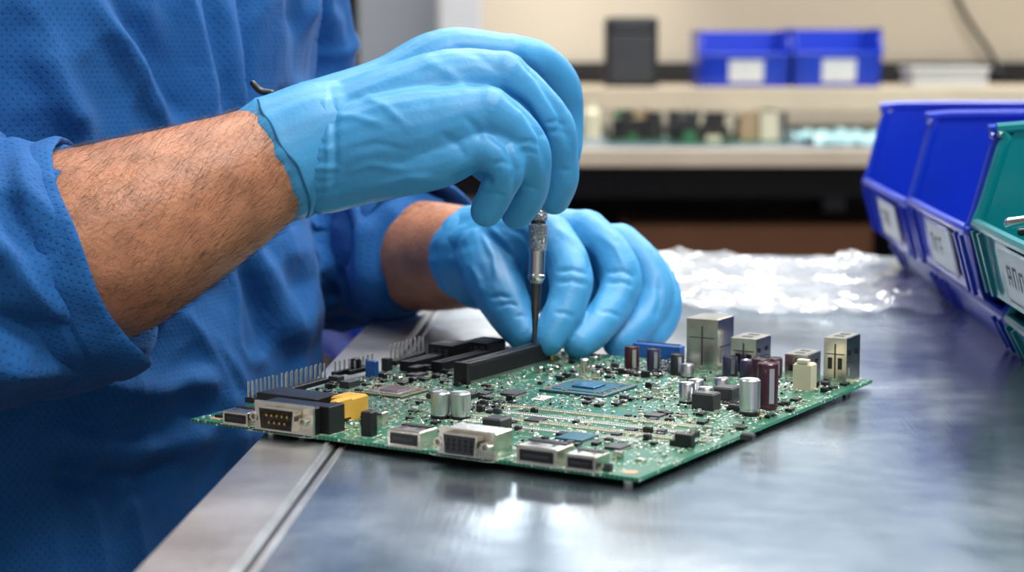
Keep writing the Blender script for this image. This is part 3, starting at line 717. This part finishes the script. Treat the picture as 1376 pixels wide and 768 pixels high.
AR=tube(sm,[(shR,.072),((shR+w(-90,375,.925))/2+Vector((-.02,-.01,0)),.066),(w(-90,375,.925),.061),(w(-10,362,.935),.060),(w(68,343,.942),.0565)],'cloth',8,32)
AL=tube(sm,[(shL,.072),(w(345,110,1.34),.066),(w(418,305,1.335),.058),(w(485,333,1.285),.051),(w(540,338,1.25),.042)],'cloth',8,32)
so=remesh(sm,'smock',tech,.0033,3,.5)
v,nn=getvn(so)
rel=v-np.array(C0); ang=np.arctan2(rel@np.array(l_),rel@np.array(f_))
wv=np.stack([ang*.165,v[:,2],np.zeros(len(v))],1)
uR,dR=tube_uv(v,AR); uL,dL=tube_uv(v,AL)
kR=dR<.004; kL=(dL<.004)&~kR
kR&=(v[:,0]<w(110,0,.94).x+.05)
wv[kR]=uR[kR]; wv[kL]=uL[kL]; weave_attr(so,wv)
wp=v.copy(); wp[:,0]+=.02*nz3(v,(7,7,7),2); wp[:,2]+=.03*nz3(v,(7,7,7),20)
rid=lambda sc,off,p: np.clip(1-2.2*np.abs(nz3(wp,sc,off)),0,1)**p
d=.005*nz3(v,(8,8,5))+.0078*rid((11,11,5),4,2.0)+.0040*rid((24,24,14),9,2.0)+.0010*nz3(v,(60,60,40),8)
slv=kR|kL
d[slv]+= .0045*rid((18,18,26),31,2.0)[slv]
FL=[([(245,-60),(256,60),(270,190)],1.0,.003,-.007),([(285,-60),(290,60),(300,180)],1.0,.0025,-.007),([(265,-60),(274,60),(286,190)],1.0,.006,.004),
 ([(290,345),(325,460),(345,560)],1.0,.005,.009),([(275,360),(305,470),(325,560)],1.0,.004,-.007),([(200,520),(260,600),(270,700)],1.0,.008,.008),
 ([(90,-20),(150,90),(200,205)],.98,.006,.010),([(120,-20),(180,90),(230,205)],.98,.007,-.009),
 ([(395,-30),(415,60),(440,140)],1.1,.006,.008),([(370,-30),(385,70),(395,140)],1.1,.007,-.010),
 ([(320,140),(360,150),(420,140)],1.0,.008,-.006),([(20,40),(50,120),(90,200)],.97,.008,.008),
 ([(60,540),(150,570),(240,560)],.97,.008,.009),([(30,600),(160,650),(240,660)],.97,.010,.010),([(0,650),(120,700),(200,690)],.97,.008,-.010),
 ([(10,560),(100,620),(180,640)],.97,.007,-.010),([(330,330),(360,430),(350,540)],1.02,.008,.010),([(370,300),(395,420),(385,500)],1.03,.006,-.010),
 ([(0,250),(40,300),(80,360)],.90,.005,-.006),([(-20,290),(40,370),(110,440)],.90,.006,.008),([(-20,400),(60,440),(120,470)],.90,.006,-.008),([(-20,470),(60,490),(130,490)],.90,.006,.008),([(20,200),(40,260),(50,330)],.90,.005,.006),
 ([(440,270),(470,330),(465,400)],1.25,.006,-.008),([(460,255),(500,310),(505,390)],1.24,.006,.007),([(430,330),(445,370),(450,400)],1.26,.006,.006)]
d+=folds(v,nn,FL)
setv(so,v+nn*(d-.0035)[:,None])
axF=(w(250,275,.958)-w(60,350,.938)).normalized()+Vector((0,-.24,0))
cuffshell('sleeve_cuff_right',w(137,333,.946),axF,[(-.060,.052),(-.055,.0575),(-.040,.0600),(-.022,.0605),(-.0205,.0585),(-.0185,.0608),(-.008,.0612),(.0,.0608),(.003,.0590),(.001,.0570),(-.010,.055),(-.03,.052)],'cloth',tech,.05,seed=11,sag=.006)
axG=w(600,352,1.2)-w(510,320,1.27)
cuffshell('sleeve_cuff_left',w(566,330,1.235),axG,[(-.05,.040),(-.045,.0445),(-.03,.047),(-.014,.0475),(-.0125,.0460),(-.011,.0477),(-.003,.0478),(.0,.0460),(-.002,.0435),(-.012,.042),(-.03,.040)],'cloth',tech,.06,seed=21)
mb=MB(); p=w(350,122,.985); tube(mb,[(p+Vector((-.004,0,.004)),.0016),(p,.0018),(p+Vector((.006,0,-.001)),.0016)],'black',n=10); mb.obj('pen_clip',tech,smooth=True)
tr=MB()
hipR=C0-l_*.09+Vector((0,0,-.36)); hipL=C0+l_*.09+Vector((0,0,-.36))
for hp,s_ in ((hipR,-1),(hipL,1)):
    kn=hp+Vector((.40,-.03 if s_<0 else .05,.0)); tube(tr,[(hp,.085),((hp+kn)/2,.078),(kn,.060),(kn+Vector((.0,0,-.1)),.055),(kn+Vector((-.02,0,-.33)),.045)],'cloth2',8,28)
remesh(tr,'trousers',tech,.006,4)
sh=MB()
for hp,s_ in ((hipR,-1),(hipL,1)):
    kn=hp+Vector((.38,-.03 if s_<0 else .05,0)); tube(sh,[(Vector((kn.x-.03,kn.y,FZ+.045)),.045),(Vector((kn.x+.08,kn.y,FZ+.04)),.04),(Vector((kn.x+.17,kn.y,FZ+.032)),.032)],'black',6,20)
sh.obj('shoes',tech,smooth=True)
# ---------------------------------------------------------------- chairs
def chair(name,loc,rz,k,zs,back=True):
    e=empty(name,(loc[0],loc[1],FZ),rz); mb=MB()
    mb.rev((0,0,zs-.07),(0,0,1),[(0,.19),(.01,.21),(.05,.215),(.065,.2),(.07,.15)],k,36)
    mb.obj('seat',e,smooth=True); mb=MB()
    mb.rev((0,0,.08),(0,0,1),[(0,.03),(.12,.03),(.12,.018),(zs-.15,.018)],'greyp',16)
    for i in range(5):
        a=i*2*math.pi/5; tube(mb,[(Vector((0,0,.11)),.02),(Vector((.14*math.cos(a),.14*math.sin(a),.09)),.017),(Vector((.25*math.cos(a),.25*math.sin(a),.065)),.014)],'black',4,10)
        tube(mb,[(Vector((.25*math.cos(a)-.008,.25*math.sin(a),.025)),.025),(Vector((.25*math.cos(a)+.008,.25*math.sin(a),.025)),.025)],'black',2,14)
    mb.obj('base',e,smooth=True)
    if back:
        mb=MB(); tube(mb,[(Vector((-.12,0,zs-.08)),.014),(Vector((-.22,0,zs-.02)),.014),(Vector((-.23,0,zs+.2)),.014)],'black',5,10)
        for j in range(5): tube(mb,[(Vector((-.20,-.16,zs+.14+j*.05)),.028),(Vector((-.215,0,zs+.14+j*.05)),.03),(Vector((-.20,.16,zs+.14+j*.05)),.028)],k,4,14)
        mb.obj('backrest',e,smooth=True)
chair('work_stool',(-.30,1.15),0,'black',.30,False)
chair('office_chair',(-.42,2.3),math.radians(200),'chairblue',.42,True)
# ---------------------------------------------------------------- rear bench and background
bb=empty('rear_workbench',(0,0,0))
slab('bench_top',(1.25,3.98,-.03),(3.1,1.16,.03),'benchtop',bb)
slab('bench_edge_trim',(1.25,3.39,-.032),(3.1,.02,.033),'benchedge',bb,bevel=.003)
mb=MB()
for x in (-.25,.76,2.6):
    mb.box((x,3.5,FZ),(.05,.05,.718),'greyp'); mb.box((x,4.4,FZ),(.05,.05,.718),'greyp')
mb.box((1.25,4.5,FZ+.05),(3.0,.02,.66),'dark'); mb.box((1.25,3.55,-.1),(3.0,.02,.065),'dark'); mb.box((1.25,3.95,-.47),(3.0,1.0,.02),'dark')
mb.obj('bench_frame',bb)
mb=MB(); mb.box((1.35,4.22,.052),(2.9,.50,.048),'shelf',ch=.002)
for x in (-.05,1.0,2.0,2.75): mb.box((x,4.25,0),(.03,.45,.052),'dark')
mb.obj('riser_shelf',None)
mb=MB(); mb.box((0,0,0),(2.9,.04,.045),'dark'); mb.obj('power_strip',None,loc=(1.35,4.57,.105))
slab('cardboard_box',(.46,3.72,-.45),(.47,.3,.295),'card')
slab('cardboard_box',(1.35,3.75,-.45),(.4,.3,.25),'card')
def bigbin(u0,u1,y,hh,k='binblue'):
    x0=(u0-688)/F*y; x1=(u1-688)/F*y
    e=bin_('storage_bin',0,0,x1-x0,.10,hh,hh*.58,k,ln=.22,rz=-math.pi/2,label=True)
    e.rotation_euler=(0,0,math.pi/2); e.location=(x1,y,.101)
    return e
bigbin(939,1058,4.02,.118); bigbin(1064,1181,4.02,.122)
e=empty('desk_speaker',((847-688)/F*4.05,4.08,.10)); mb=MB(); mb.box((0,0,0),(.112,.1,.15),'black',ch=.006); mb.box((0,-.051,.012),(.092,.004,.10),'darkgrey',ch=.001); mb.box((0,-.052,.12),(.08,.004,.018),'darkgrey'); mb.obj('cabinet',e,bevel=.003)
e=empty('clear_storage_box',((1275-688)/F*4.0,4.07,.101)); mb=MB(); mb.box((0,0,0),(.16,.12,.035),'clearbox',ch=.003); mb.box((0,0,.035),(.17,.13,.008),'clearbox',ch=.002); mb.obj('box',e)
mb=MB(); tube(mb,[(w(1270,-60,4.5),.006),(w(1292,10,4.5),.006),(w(1330,70,4.5),.006),(w(1345,100,4.48),.006)],'black',6,10); mb.obj('wall_cable',None,smooth=True)
rnd=random.Random(9)
for X,Y,sx,sy in ((.245,3.72,.11,.2),(.365,3.66,.12,.22),(.485,3.70,.11,.2)):
    e=empty('spare_circuit_board',(X,Y,0),rnd.uniform(-.08,.08)); mb=MB(); mb.box((0,0,0.001),(sx,sy,.004),'pcbg')
    for i in range(52):
        mb.box((rnd.uniform(-sx*.4,sx*.4),rnd.uniform(-sy*.42,sy*.42),.005),(rnd.uniform(.006,.04),rnd.uniform(.006,.03),rnd.choice((.008,.012,.02,.03,.04,.055))),rnd.choice(('black','pcbg','cream','silver','tan','darkgrey','dark','dark')))
    mb.obj('board',e)
mb=MB(); mb.rev((0,0,0),(0,0,1),[(0,.02),(.05,.02),(.06,.008),(.075,.008)],'cream',20); mb.obj('dispenser_bottle',None,smooth=True,loc=(.165,3.86,0))
for X,Y in ((.655,3.68),(.86,3.72),(1.07,3.7)):
    vs=[];fs=[];n=16
    for j in range(n):
        for i in range(n): vs.append((.09*(i/(n-1)-.5)*2,.17*(j/(n-1)-.5)*2,.002+.04*abs(noise.noise(Vector((i*.4+X*9,j*.4,0))))))
    for j in range(n-1):
        for i in range(n-1): a=j*n+i; fs.append((a,a+1,a+n+1,a+n))
    mb=MB(); mb.add(vs,fs,'tealfilm'); mb.obj('antistatic_bag',None,loc=(X,Y,0),rz=rnd.uniform(-.06,.06))
slab('metal_cabinet',(-.245,4.27,FZ),(.17,.5,2.5),'greyp',bevel=.004)
slab('support_post',(-.105,3.85,FZ),(.085,.10,2.74),'lightgreyp',bevel=.006)
e=empty('parts_rack',(-.66,4.2,FZ)); mb=MB()
for x in (-.28,.28):
    for y in (-.18,.18): mb.box((x,y,0),(.03,.03,1.8),'dark')
for z in (.1,.5,.82,1.12,1.5): mb.box((0,0,z),(.6,.4,.02),'darkgrey')
mb.obj('frame',e); mb=MB()
for z in (.84,1.14):
    for x in (-.18,0,.18): mb.box((x,-.08,z),(.14,.2,.13),'binblue',ch=.01)
mb.obj('rack_bins',e)
# ---------------------------------------------------------------- lights
def panel(x,y,p,sx=1.2,sy=.45,c=(1,.98,.95)):
    l=bpy.data.lights.new('ceiling_light','AREA'); l.shape='RECTANGLE'; l.size=sx; l.size_y=sy; l.energy=p; l.color=c
    o=bpy.data.objects.new('ceiling_light',l); COL.objects.link(o); o.location=(x,y,1.96)
for x,y,p in ((.8,.4,38),(-.6,1.8,18),(.7,1.9,40),(.2,3.5,38),(1.9,3.5,40),(.5,-1.0,24)): panel(x,y,p)  # last panel, behind the camera, is added fill for the metals and forearm
wd_=bpy.data.worlds.new('world'); S.world=wd_; wd_.use_nodes=True
wd_.node_tree.nodes['Background'].inputs[0].default_value=(.6,.7,.85,1); wd_.node_tree.nodes['Background'].inputs[1].default_value=.1
